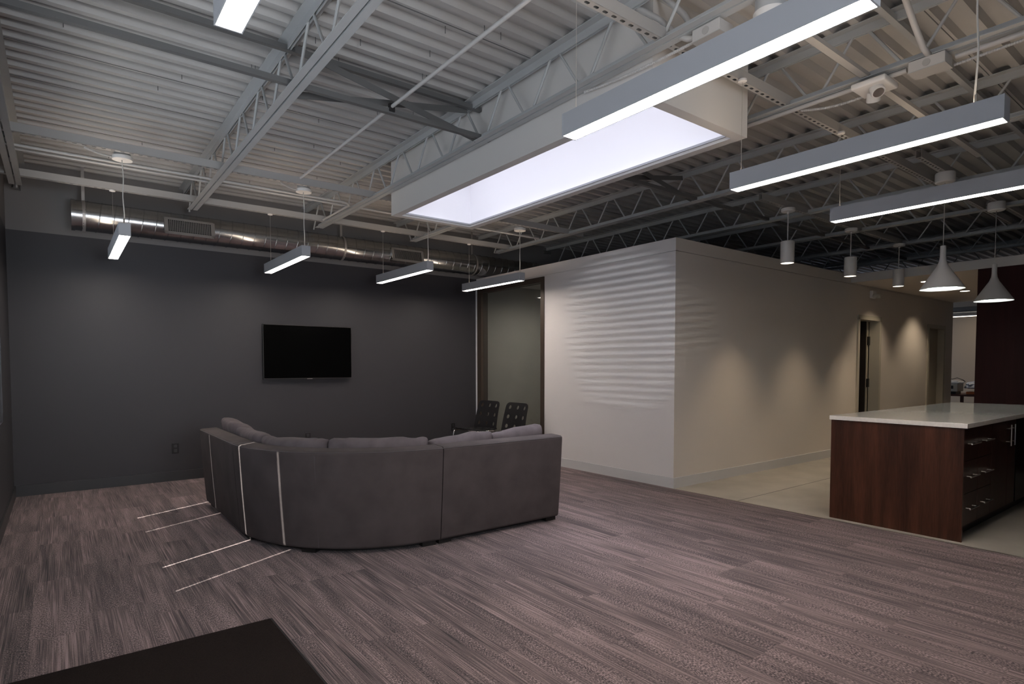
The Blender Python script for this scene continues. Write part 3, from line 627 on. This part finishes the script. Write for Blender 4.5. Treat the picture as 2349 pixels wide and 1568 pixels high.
def pipe_drop(pts, label):
    tag(put('conduit_pipe', T(pts, 0.0165, 10), 'conduit', smooth=True), label, 'conduit')
pipe_drop([(2.695, 2.36, 3.44), (2.695, 2.31, 3.40), (2.695, 2.16, 3.27), (2.695, 2.05, 3.14), (2.695, 1.98, 3.09), (2.695, 1.932, 3.075)], 'curved conduit dropping into the box by skylight, left one')
pipe_drop([(2.755, 2.20, 3.44), (2.755, 2.16, 3.40), (2.755, 2.05, 3.27), (2.755, 1.97, 3.14), (2.755, 1.945, 3.09), (2.755, 1.932, 3.075)], 'curved conduit dropping into the box by skylight, right one')
pipe_drop([(3.20, 1.30, 3.42), (3.45, 1.30, 3.41), (3.62, 1.30, 3.36), (3.78, 1.29, 3.22), (3.88, 1.28, 3.13), (3.97, 1.27, 3.10)], 'curved conduit dropping into the box at top right')
def flex(p0, p1, label, sag=0.02):
    p0, p1 = Vector(p0), Vector(p1); L_ = (p1-p0).length; n_ = int(L_/0.004); pts = []; r = []
    for i in range(n_+1):
        t_ = i/n_; p = p0.lerp(p1, t_); p.z -= sag*math.sin(math.pi*t_); pts.append(p); r.append(0.0085 if i % 3 else 0.0065)
    tag(put('flexible_conduit', T(pts, r, 8), 'conduit'), label, 'conduit')
flex((4.075, 1.19, 3.06), (4.075, 0.35, 3.085), 'ribbed flexible conduit running from the box at top right', 0.0)
flex((2.70, 1.93, 3.06), (2.69, 2.75, 3.09), 'ribbed flexible conduit beside the skylight corner', 0.015)
flex((4.09, 1.66, 3.06), (4.05, 2.05, 3.09), 'short ribbed conduit beside the emergency light', 0.02)
flex((0.20, YA, 3.10), (0.40, YA+0.13, 3.10), 'ribbed whip on leftmost round canopy', 0.01)
flex((1.72, YA, 3.10), (1.92, YA+0.13, 3.10), 'ribbed whip on canopy above the television', 0.01)
dr = thing('drum_fixture', (2.735, 1.54, 2.99), 'white drum-shaped fixture partly behind the largest lamp', 'ceiling fixture')
put('drum', LA((2.735, 1.54, 2.985), [(0.070, 0.0), (0.078, 0.010), (0.078, 0.05)], 32), 'lamp_white', dr, smooth=SM)
put('drum_base', LA((2.735, 1.54, 3.035), [(0.070, 0.0), (0.070, 0.06)], 32), 'steel', dr, smooth=SM)
# emergency light
em = thing('emergency_light', (4.0, 1.57, 3.0), 'white emergency light with round lamp heads under a joist', 'emergency light')
put('housing', bevel(B((3.895, 4.095, 1.475, 1.67, 3.040, 3.078)), 0.012, 3), 'lamp_white', em, smooth=SM)
def head(cx, cy, cz, d, label=None):
    d = Vector(d).normalized(); p = Vector((cx, cy, cz)); bm = bmesh.new()
    tube(bm, [p - d*0.035, p - d*0.03, p + d*0.02, p + d*0.026], [0.022, 0.034, 0.040, 0.038], 20)
    hd = put('lamp_head', bm, 'lamp_white', em, smooth=SM)
    bm = bmesh.new(); tube(bm, [p + d*0.024, p + d*0.028], [0.031, 0.030], 20); ln = put('lens', bm, 'chrome', hd)
head(3.965, 1.545, 3.020, (-0.35, -0.45, -0.8)); head(4.055, 1.60, 3.022, (0.5, 0.2, -0.8))
put('indicator', LA((4.06, 1.50, 3.042), [(0.004, 0), (0.004, 0.004)], 10), 'red_led', em); put('test_button', LA((4.075, 1.53, 3.041), [(0.006, 0), (0.006, 0.005)], 10), 'paper', em)
# small twin-head emergency light on the corridor wall
ew = thing('wall_emergency_light', (10.47, YB, 2.44), 'small twin-head emergency light above the corridor door', 'emergency light')
put('housing', bevel(B((10.38, 10.52, YB-0.05, YB-0.001, 2.45, 2.57)), 0.01), 'lamp_white', ew)
put('lamp_head', LA((10.40, YB-0.075, 2.455), [(0.030, 0), (0.038, 0.03), (0.03, 0.06)], 18), 'beige_plastic', ew, smooth=True)
put('lamp_head', LA((10.52, YB-0.075, 2.455), [(0.030, 0), (0.038, 0.03), (0.03, 0.06)], 18), 'beige_plastic', ew, smooth=True)
# wall bracket in the upper left corner
wb = tag(put('wall_bracket', T([(-0.33, YW-0.02, 3.21), (-0.33, YW-0.10, 3.16), (-0.27, YW-0.10, 3.15), (-0.27, YW-0.02, 3.27)], 0.008, 6), 'dark_steel'), 'small dark wire bracket in upper left corner', 'bracket')

# ------------------------------------------------------------------ television and outlets
tv = thing('television', (2.652, YW, 1.2), 'black flat-screen television mounted on the charcoal wall', 'television')
put('body', bevel(B((2.075, 3.232, 7.905, 7.935, 1.203, 1.893)), 0.004), 'black', tv)
put('bezel', B((2.068, 3.239, 7.898, 7.925, 1.196, 1.204),(2.068, 3.239, 7.898, 7.925, 1.892, 1.897),(2.068, 2.073, 7.898, 7.925, 1.2, 1.897),(3.234, 3.239, 7.898, 7.925, 1.2, 1.897)), 'tv_edge', tv)
put('screen', B((2.073, 3.234, 7.899, 7.906, 1.204, 1.892)), 'black_gloss', tv)
put('back_cover', bevel(B((2.25, 3.06, 7.935, 7.955, 1.25, 1.75)), 0.01), 'black', tv)
put('wall_mount', B((2.5, 2.8, 7.95, YW, 1.4, 1.6)), 'dark_steel', tv)
put('logo_tab', B((2.62, 2.69, 7.896, 7.90, 1.190, 1.198)), 'nickel', tv)
def outlet(x, z, label):
    t = thing('wall_outlet', (x, YW, z), label, 'wall outlet', 'black wall outlets')
    put('plate', bevel(B((x-0.036, x+0.036, YW-0.007, YW-0.0005, z-0.06, z+0.06)), 0.002), 'black', t)
    for dz in (-0.028, 0.028): put('socket', bevel(B((x-0.017, x+0.017, YW-0.010, YW-0.006, z+dz-0.017, z+dz+0.017)), 0.004), 'charcoal_trim', t)
wp = tag(put('wall_plate', bevel(B((6.21, 6.28, YW-0.008, YW-0.0005, 0.40, 0.52)), 0.002), 'lamp_white'), 'pale wall plate seen low through the glass partition', 'wall plate')
outlet(1.075, 0.385, 'black wall outlet left of the sofa'); outlet(2.645, 0.40, 'black wall outlet peeking over the sofa back'); outlet(4.938, 0.395, 'black wall outlet beside the black chairs')

# ------------------------------------------------------------------ sectional sofa
SX, SY, SR = 1.115, 3.845, 1.15         # outer base line of the back: x of left run, y of right run, corner radius
CXs, CYs = SX + SR, SY + SR
L1 = 6.36 - CYs; LC = SR*math.pi/2; L2 = 3.462 - CXs
def path(s):
    """s along the outer base line -> point, outward normal (s=0 at the far left end)"""
    if s < L1: return Vector((SX, 6.36 - s, 0)), Vector((-1, 0, 0))
    if s < L1 + LC:
        a = (s - L1)/SR; n = Vector((-math.cos(a), -math.sin(a), 0)); return Vector((CXs, CYs, 0)) + n*SR, n
    return Vector((CXs + s - L1 - LC, SY, 0)), Vector((0, -1, 0))
def sweep(prof, s0, s1, n, wob=0.0):
    bm = bmesh.new(); rings = []
    for i in range(n+1):
        s = s0 + (s1-s0)*i/n; p, nn = path(s)
        shr = 1.0
        rings.append([bm.verts.new((p.x + nn.x*o, p.y + nn.y*o, z + (wob*noise.noise((s*4, o*6, z*3)) if wob else 0))) for o, z in prof])
    m = len(prof)
    for i in range(n):
        for k in range(m): bm.faces.new((rings[i][k], rings[i][(k+1)%m], rings[i+1][(k+1)%m], rings[i+1][k]))
    bm.faces.new(rings[0][::-1]); bm.faces.new(rings[-1]); return bm
def rounded(prof, r=0.02, seg=3):
    out = []; n = len(prof)
    for i in range(n):
        p0, p, p1 = Vector(prof[i-1]), Vector(prof[i]), Vector(prof[(i+1)%n])
        a = (p0-p); b = (p1-p); ra = min(r, a.length*0.45); rb = min(r, b.length*0.45)
        A = p + a.normalized()*ra; C = p + b.normalized()*rb
        for k in range(seg+1):
            t_ = k/seg; q = A*(1-t_)**2 + p*2*t_*(1-t_) + C*t_**2; out.append((q.x, q.y))
    return out
BACK = rounded([(0.0, 0.036), (0.030, 0.40), (0.052, 0.752), (-0.115, 0.760), (-0.125, 0.40), (-0.13, 0.036)], 0.028, 4)
BASE = rounded([(-0.13, 0.04), (-0.13, 0.27), (-0.92, 0.27), (-0.92, 0.04)], 0.02)
SEAT = rounded([(-0.365, 0.275), (-0.365, 0.43), (-0.945, 0.43), (-0.945, 0.275)], 0.05, 4)
sofa = thing('sectional_sofa', (CXs, CYs, 0), 'curved grey sectional sofa seen from behind', 'sofa')
for nm, s0, s1, n in (('straight_section', 0.0, L1, 6), ('curved_section', L1, L1+LC, 28), ('straight_section', L1+LC, L1+LC+L2, 6)):
    gap = 0.004
    sec = put(nm, sweep(BACK, s0+gap, s1-gap, n), 'sofa', sofa, smooth=SM)
    put('shade_skirt', sweep([(-0.09, 0.004), (-0.09, 0.042), (-0.85, 0.042), (-0.85, 0.004)], s0+gap+0.03, s1-gap-0.03, n), 'foot', sec)  # dark strip added for the shade under the sofa
    put('seat_base', sweep(BASE, s0+gap, s1-gap, n), 'sofa', sec, smooth=SM)
    for q in range(2):
        a = s0 + (s1-s0)*q/2 + 0.006; b = s0 + (s1-s0)*(q+1)/2 - 0.006
        put('seat_cushion', sweep(SEAT, a, b, max(4, n//2)), 'sofa_cushion', sec, smooth=SM)
    for fs in ((s0+0.06, s1-0.06) if nm != 'curved_section' else (s0+0.08, (s0+s1)/2-0.10, s1-0.08)):
        for off in (-0.07, -0.82):
            p, nn = path(fs); c = p + nn*off; tn = Vector((-nn.y, nn.x, 0))
            v = bmesh.new(); w2 = 0.055 if off > -0.5 else 0.03
            pts = [c + tn*a_ + nn*b_ for a_, b_ in ((-w2,-0.035),(w2,-0.035),(w2,0.035),(-w2,0.035))]
            A = [v.verts.new((q_.x, q_.y, 0.0)) for q_ in pts]; C = [v.verts.new((q_.x, q_.y, 0.055)) for q_ in pts]
            for i in range(4): v.faces.new((A[i], A[(i+1)%4], C[(i+1)%4], C[i]))
            v.faces.new(A[::-1]); v.faces.new(C); put('foot', v, 'foot', sec)
# narrow seam down the middle of the curved back and piping along the top
for s in (L1+LC*0.5,):
    p, nn = path(s); put('back_seam', T([tuple(p + nn*(0.0006 + 0.052*(z-0.052)/0.7) + Vector((0,0,z))) for z in (0.05, 0.25, 0.45, 0.72)], 0.0022, 5), 'piping', sofa)
pts = []
for i in range(90):
    s = 0.01 + (L1+LC+L2-0.02)*i/89; p, nn = path(s); q = p + nn*0.047; pts.append((q.x, q.y, 0.742))
put('top_piping', T(pts, 0.0035, 6), 'piping', sofa, smooth=True)
def back_cushion(s0, s1, hgt, lab, seed, lean=0.15, dz=0.0, puff=1.0, tilt=0.0):
    """loose back cushion: a pillow bent along the sofa back"""
    bm = bmesh.new(); NU, NV = 30, 24; rings = []
    sm = (s0+s1)/2; hw = (s1-s0)/2; zc = 0.44 + hgt/2 + dz; hh = hgt/2; th = 0.105*puff
    def sp(c, e): return math.copysign(abs(c)**e, c)
    for i in range(NU+1):
        u = -math.pi/2 + math.pi*i/NU; row = []
        cu, su = sp(math.cos(u), 0.45), sp(math.sin(u), 0.45)
        for k in range(NV):
            v = 2*math.pi*k/NV
            a = su*hw; zz = sp(math.sin(v), 0.55)*hh*(0.86+0.14*cu); tt = sp(math.cos(v), 0.8)*th*cu
            wr = noise.noise((a*7+seed, zz*5, tt*9))*0.014 + noise.noise((a*26+seed, zz*6, tt*8))*0.005
            zz += wr*1.3 + max(0.0, zz/hh)*(tilt*a + 0.02*noise.noise((a*3.1+seed, 0.3, 5))); tt += wr
            s = sm + a; p, nn = path(min(max(s, 0.0), L1+LC+L2))
            ex = s - min(max(s, 0.0), L1+LC+L2)
            off = -0.258 + tt + (zz/hh)*lean*0.5
            tn = Vector((-nn.y, nn.x, 0)); q = p + nn*off + tn*ex
            row.append(bm.verts.new((q.x, q.y, zc + zz)))
        rings.append(row)
    for i in range(NU):
        for k in range(NV): bm.faces.new((rings[i][k], rings[i][(k+1)%NV], rings[i+1][(k+1)%NV], rings[i+1][k]))
    bmesh.ops.remove_doubles(bm, verts=bm.verts[:], dist=1e-4)
    p, nn = path(sm); c = p - nn*0.258
    t = thing('back_cushion', (c.x, c.y, 0.43), lab, 'cushion', 'loose back cushions on the sofa')
    put('cover', bm, 'sofa_cushion', t, smooth=True)
    return t
Lt = L1+LC+L2
back_cushion(0.10, 0.70, 0.41, 'back cushion at the far left end of the sofa', 1.3, dz=-0.005, tilt=-0.06)
back_cushion(0.71, L1+0.02, 0.39, 'back cushion second from the left end of the sofa', 4.1, dz=-0.02)
back_cushion(L1+0.06, L1+LC*0.50, 0.40, 'long wrinkled back cushion on left half of the curved section', 9.7, dz=-0.03)
back_cushion(L1+LC*0.50, L1+LC-0.01, 0.41, 'long smooth back cushion on right half of the curved section', 13.2, dz=-0.035)
back_cushion(L1+LC+0.01, L1+LC+0.585, 0.43, 'pale back cushion left of two on the right straight section', 17.9, dz=-0.065, tilt=0.07)
back_cushion(L1+LC+0.59, Lt-0.06, 0.45, 'pale back cushion at the right end of the sofa', 23.4, dz=-0.07, tilt=0.085)

# ------------------------------------------------------------------ perforated chairs by the glass
def chair(loc, rz, label):
    t = thing('perforated_chair', loc, label, 'chair', 'black perforated chairs'); t.rotation_euler = (0, 0, rz); t.scale = (1, 1, 1.035)
    # local: seat faces -x, width along y
    def panel(nx, ny, wid, hgt, mapf, rnd):
        bm = bmesh.new(); cw, ch = wid/nx, hgt/ny
        def corner(a, b):
            R_ = rnd
            ax, bx = abs(a), b
            if rnd and bx > hgt - R_ and ax > wid/2 - R_:
                dx, dy = ax - (wid/2-R_), bx - (hgt-R_); m_ = max(dx, dy); l = math.hypot(dx, dy)
                if l > 1e-6: f = m_/l; dx *= f; dy *= f
                a = math.copysign(wid/2-R_+dx, a); b = hgt-R_+dy
            return a, b
        for i in range(nx):
            for j in range(ny):
                a0 = -wid/2 + i*cw; b0 = j*ch; c_ = (a0+cw/2, b0+ch/2); sub = 8
                per = []
                for q in range(sub): per.append((a0 + cw*q/sub, b0))
                for q in range(sub): per.append((a0+cw, b0 + ch*q/sub))
                for q in range(sub): per.append((a0+cw - cw*q/sub, b0+ch))
                for q in range(sub): per.append((a0, b0+ch - ch*q/sub))
                O, I = [], []
                for (a, b) in per:
                    d = Vector((a-c_[0], b-c_[1])); d.normalize()
                    O.append(bm.verts.new(mapf(*corner(a, b)))); I.append(bm.verts.new(mapf(c_[0]+d.x*0.027, c_[1]+d.y*0.027)))
                for q in range(len(per)): bm.faces.new((O[q], O[(q+1)%len(per)], I[(q+1)%len(per)], I[q]))
        bmesh.ops.remove_doubles(bm, verts=bm.verts[:], dist=1e-4)
        return bm
    def solid(o, th):
        md = o.modifiers.new('thickness', 'SOLIDIFY'); md.thickness = th; md.offset = 0
    bk = put('backrest', panel(3, 3, 0.48, 0.385, lambda a, b: (0.0 + 0.16*b - 0.10*(a/0.24)**2*0.25 + 0.10*(b/0.385)**2*0.3, a*(1.0+0.08*(1-b/0.385)), 0.440 + b*0.985), 0.06), 'black', t, local=True); solid(bk, 0.012)
    st = put('seat', panel(3, 3, 0.49, 0.42, lambda a, b: (-b, a, 0.438 - 0.012*math.sin(math.pi*b/0.42) + 0.012*(b/0.42)**3 - 0.0*a), 0.05), 'black', t, local=True); solid(st, 0.012)
    put('curve', EP([(0.003, 0.430), (0.012, 0.448), (0.004, 0.452), (-0.012, 0.436)], 'y', -0.240, 0.240), 'black', t, local=True)
    for s in (-1, 1):
        yy = s*0.240
        put('leg', T([(-0.43, yy, 0.0), (-0.42, yy, 0.36), (-0.405, yy, 0.405), (-0.37, yy, 0.42), (-0.20, yy, 0.42)], 0.0095, 10), 'chrome', t, local=True, smooth=True)
        put('leg', T([(0.10, yy, 0.0), (0.02, yy, 0.33), (-0.005, yy, 0.40), (-0.04, yy, 0.42), (-0.20, yy, 0.42)], 0.0095, 10), 'chrome', t, local=True, smooth=True)
    put('seat_rail', T([(-0.30, -0.225, 0.42), (-0.30, 0.225, 0.42)], 0.008, 8), 'chrome', t, local=True, smooth=True)
    return t
chair((4.985, 7.13, 0), math.radians(3), 'black perforated chair beside the charcoal wall corner, chrome legs showing')
chair((4.985, 6.46, 0), math.radians(0), 'black perforated chair nearer the white wall, only its back showing')

# ------------------------------------------------------------------ entrance mat
mt = thing('entrance_mat', (0.35, 2.4, 0), 'dark brown entrance mat at bottom left', 'floor mat')
put('rubber_edge', bevel(B((XL+0.04, 0.875, 1.45, 3.262, 0.0, 0.005)), 0.002), 'mat_edge', mt)
put('pile', bevel(B((XL+0.05, 0.862, 1.46, 3.248, 0.004, 0.010)), 0.002), 'mat_pile', mt)

# ------------------------------------------------------------------ kitchen island
IX0, IX1, IY0, IY1, ICT, ICB = 5.467, 8.68, 1.462, 2.440, 0.916, 0.880
cab = thing('island_cabinet', (IX0, IY0, 0), 'dark walnut kitchen island cabinet with drawers and doors', 'cabinet')
put('end_panel', B((IX0, IX0+0.022, IY0, IY1, 0, ICB)), 'walnut', cab)
put('back_panel', B((IX0+0.022, IX1-0.02, IY1-0.02, IY1, 0, ICB)), 'walnut', cab)
put('carcass', B((IX0+0.022, IX1-0.02, IY0+0.025, IY1-0.02, 0.105, ICB)), 'cab_front', cab)
put('toe_kick', B((IX0+0.022, IX1-0.02, IY0+0.085, IY1-0.02, 0.0, 0.105)), 'foot', cab)
def bar_handle(parent, p0, p1):
    p0, p1 = Vector(p0), Vector(p1); d = (p1-p0).normalized(); y = IY0-0.032
    a = Vector((p0.x, y, p0.z)); b = Vector((p1.x, y, p1.z)); bm = bmesh.new(); tube(bm, [a, b], 0.0055, 8)
    for q in (a + d*0.035, b - d*0.035): tube(bm, [q, Vector((q.x, IY0+0.008, q.z))], 0.0045, 6)
    put('handle', bm, 'nickel', parent, smooth=SM)
g = 0.0025
for xa, xb, hx in ((5.492, 5.838, 5.645), (5.838, 6.195, 6.008)):
    for za, zb_, hz in ((0.115, 0.365, 0.252), (0.365, 0.62, 0.50), (0.62, 0.872, 0.755)):
        d = put('drawer', B((xa+g, xb-g, IY0+0.004, IY0+0.024, za+g, zb_-g)), 'cab_front', cab)
        bar_handle(d, (hx-0.11, 0, hz), (hx+0.11, 0, hz))
for xa, xb, hx in ((6.195, 6.672, 6.615), (6.672, 6.93, 6.732)):
    d = put('door', B((xa+g, xb-g, IY0+0.004, IY0+0.024, 0.115+g, 0.872-g)), 'cab_front', cab); bar_handle(d, (hx, 0, 0.655), (hx, 0, 0.84))
put('appliance_front', bevel(B((6.935, 7.535, IY0+0.0, IY0+0.024, 0.115, 0.872)), 0.003), 'black_gloss', cab, label='black built-in appliance front')
put('door', B((7.54, 8.1, IY0+0.004, IY0+0.024, 0.118, 0.869)), 'cab_front', cab); put('door', B((8.105, 8.655, IY0+0.004, IY0+0.024, 0.118, 0.869)), 'cab_front', cab)
ct = tag(put('countertop', bevel(B((IX0-0.012, IX1+0.012, IY0-0.022, IY1+0.012, ICB, ICT)), 0.002), 'quartz'), 'pale polished stone countertop on the walnut island', 'countertop')

# ------------------------------------------------------------------ back workroom seen past the mahogany wall
tb = thing('work_table', (16.2, 4.4, 0), 'dark red worktable in the far back room', 'table')
put('table_top', B((15.7, 16.8, 3.9, 5.1, 0.70, 0.74)), 'table', tb)
for x in (15.74, 16.74):
    for y in (3.95, 4.55, 5.04): put('leg', B((x, x+0.05, y-0.03, y+0.03, 0, 0.70)), 'table', tb)
pr = thing('copy_machine', (16.0, 4.55, 0.74), 'beige machine with slots on the far worktable', 'machine')
put('body', bevel(B((15.75, 16.15, 4.36, 4.80, 0.80, 0.98)), 0.01), 'beige_plastic', pr); put('base', B((15.78, 16.12, 4.40, 4.78, 0.74, 0.80)), 'black', pr)
put('lid', bevel(B((15.75, 16.15, 4.34, 4.80, 0.98, 1.01)), 0.006), 'paper', pr)
for q in range(3): put('slot', B((15.745, 15.752, 4.44+q*0.10, 4.48+q*0.10, 0.86, 0.93)), 'black', pr)
bag = bmesh.new(); bmesh.ops.create_icosphere(bag, subdivisions=3, radius=1)
for v in bag.verts:
    q = v.co.copy(); s_ = 1 + 0.35*noise.noise(q*2.3); v.co = Vector((16.0+q.x*0.2*s_, 4.13+q.y*0.15*s_, 0.92+max(q.z, -0.5)*0.10*s_ ))
tag(put('plastic_bag', bag, 'blue_plastic'), 'crumpled pale blue plastic wrap on the far worktable', 'plastic wrap')
tag(put('paper_stack', bevel(B((15.85, 16.1, 4.40, 4.72, 1.01, 1.04)), 0.003), 'paper'), 'stack of papers on the beige machine', 'papers')
tag(put('cable_coil', T([(15.9, 4.62, 1.42), (15.9, 4.63, 1.25), (15.9, 4.60, 1.10), (15.88, 4.50, 1.07), (15.85, 4.40, 1.10), (15.85, 4.30, 1.06), (15.85, 4.25, 1.02)], 0.008, 6), 'black', smooth=True), 'black cable hanging down onto the far worktable', 'cable')
tag(put('storage_bin', bevel(B((15.75, 16.1, 4.1, 4.32, 0.0, 0.55)), 0.02), 'paper'), 'white bin below the far worktable', 'bin')
tag(put('orange_box', bevel(B((15.8, 16.1, 4.05, 4.22, 0.745, 0.80)), 0.008), 'orange'), 'small orange box on the far worktable', 'box')
tag(put('back_room_duct', T([(16.9, 2.0, 2.64), (16.9, YW, 2.64)], 0.115, 28), 'galv', smooth=SM), 'dim round duct in the far back room', 'duct')
bl2 = thing('strip_light', (16.4, 4.6, 2.49), 'thin lit strip light in the far back room', 'ceiling light')
put('housing', B((16.38, 16.44, 3.6, 5.6, 2.50, 2.53)), 'lamp_white', bl2); put('tube', B((16.385, 16.435, 3.6, 5.6, 2.488, 2.50)), 'recess_on', bl2)
for y in (3.8, 5.3): put('rod', T([(16.41, y, 2.53), (16.41, y, ZD+0.02)], 0.006, 6), 'steel', bl2)
lamp('back_room_glow', 'AREA', (16.5, 4.4, 2.46), 9, (1, 0.84, 0.64), (0.25, 0, -1), shape='RECTANGLE', size=1.0, size_y=2.0)
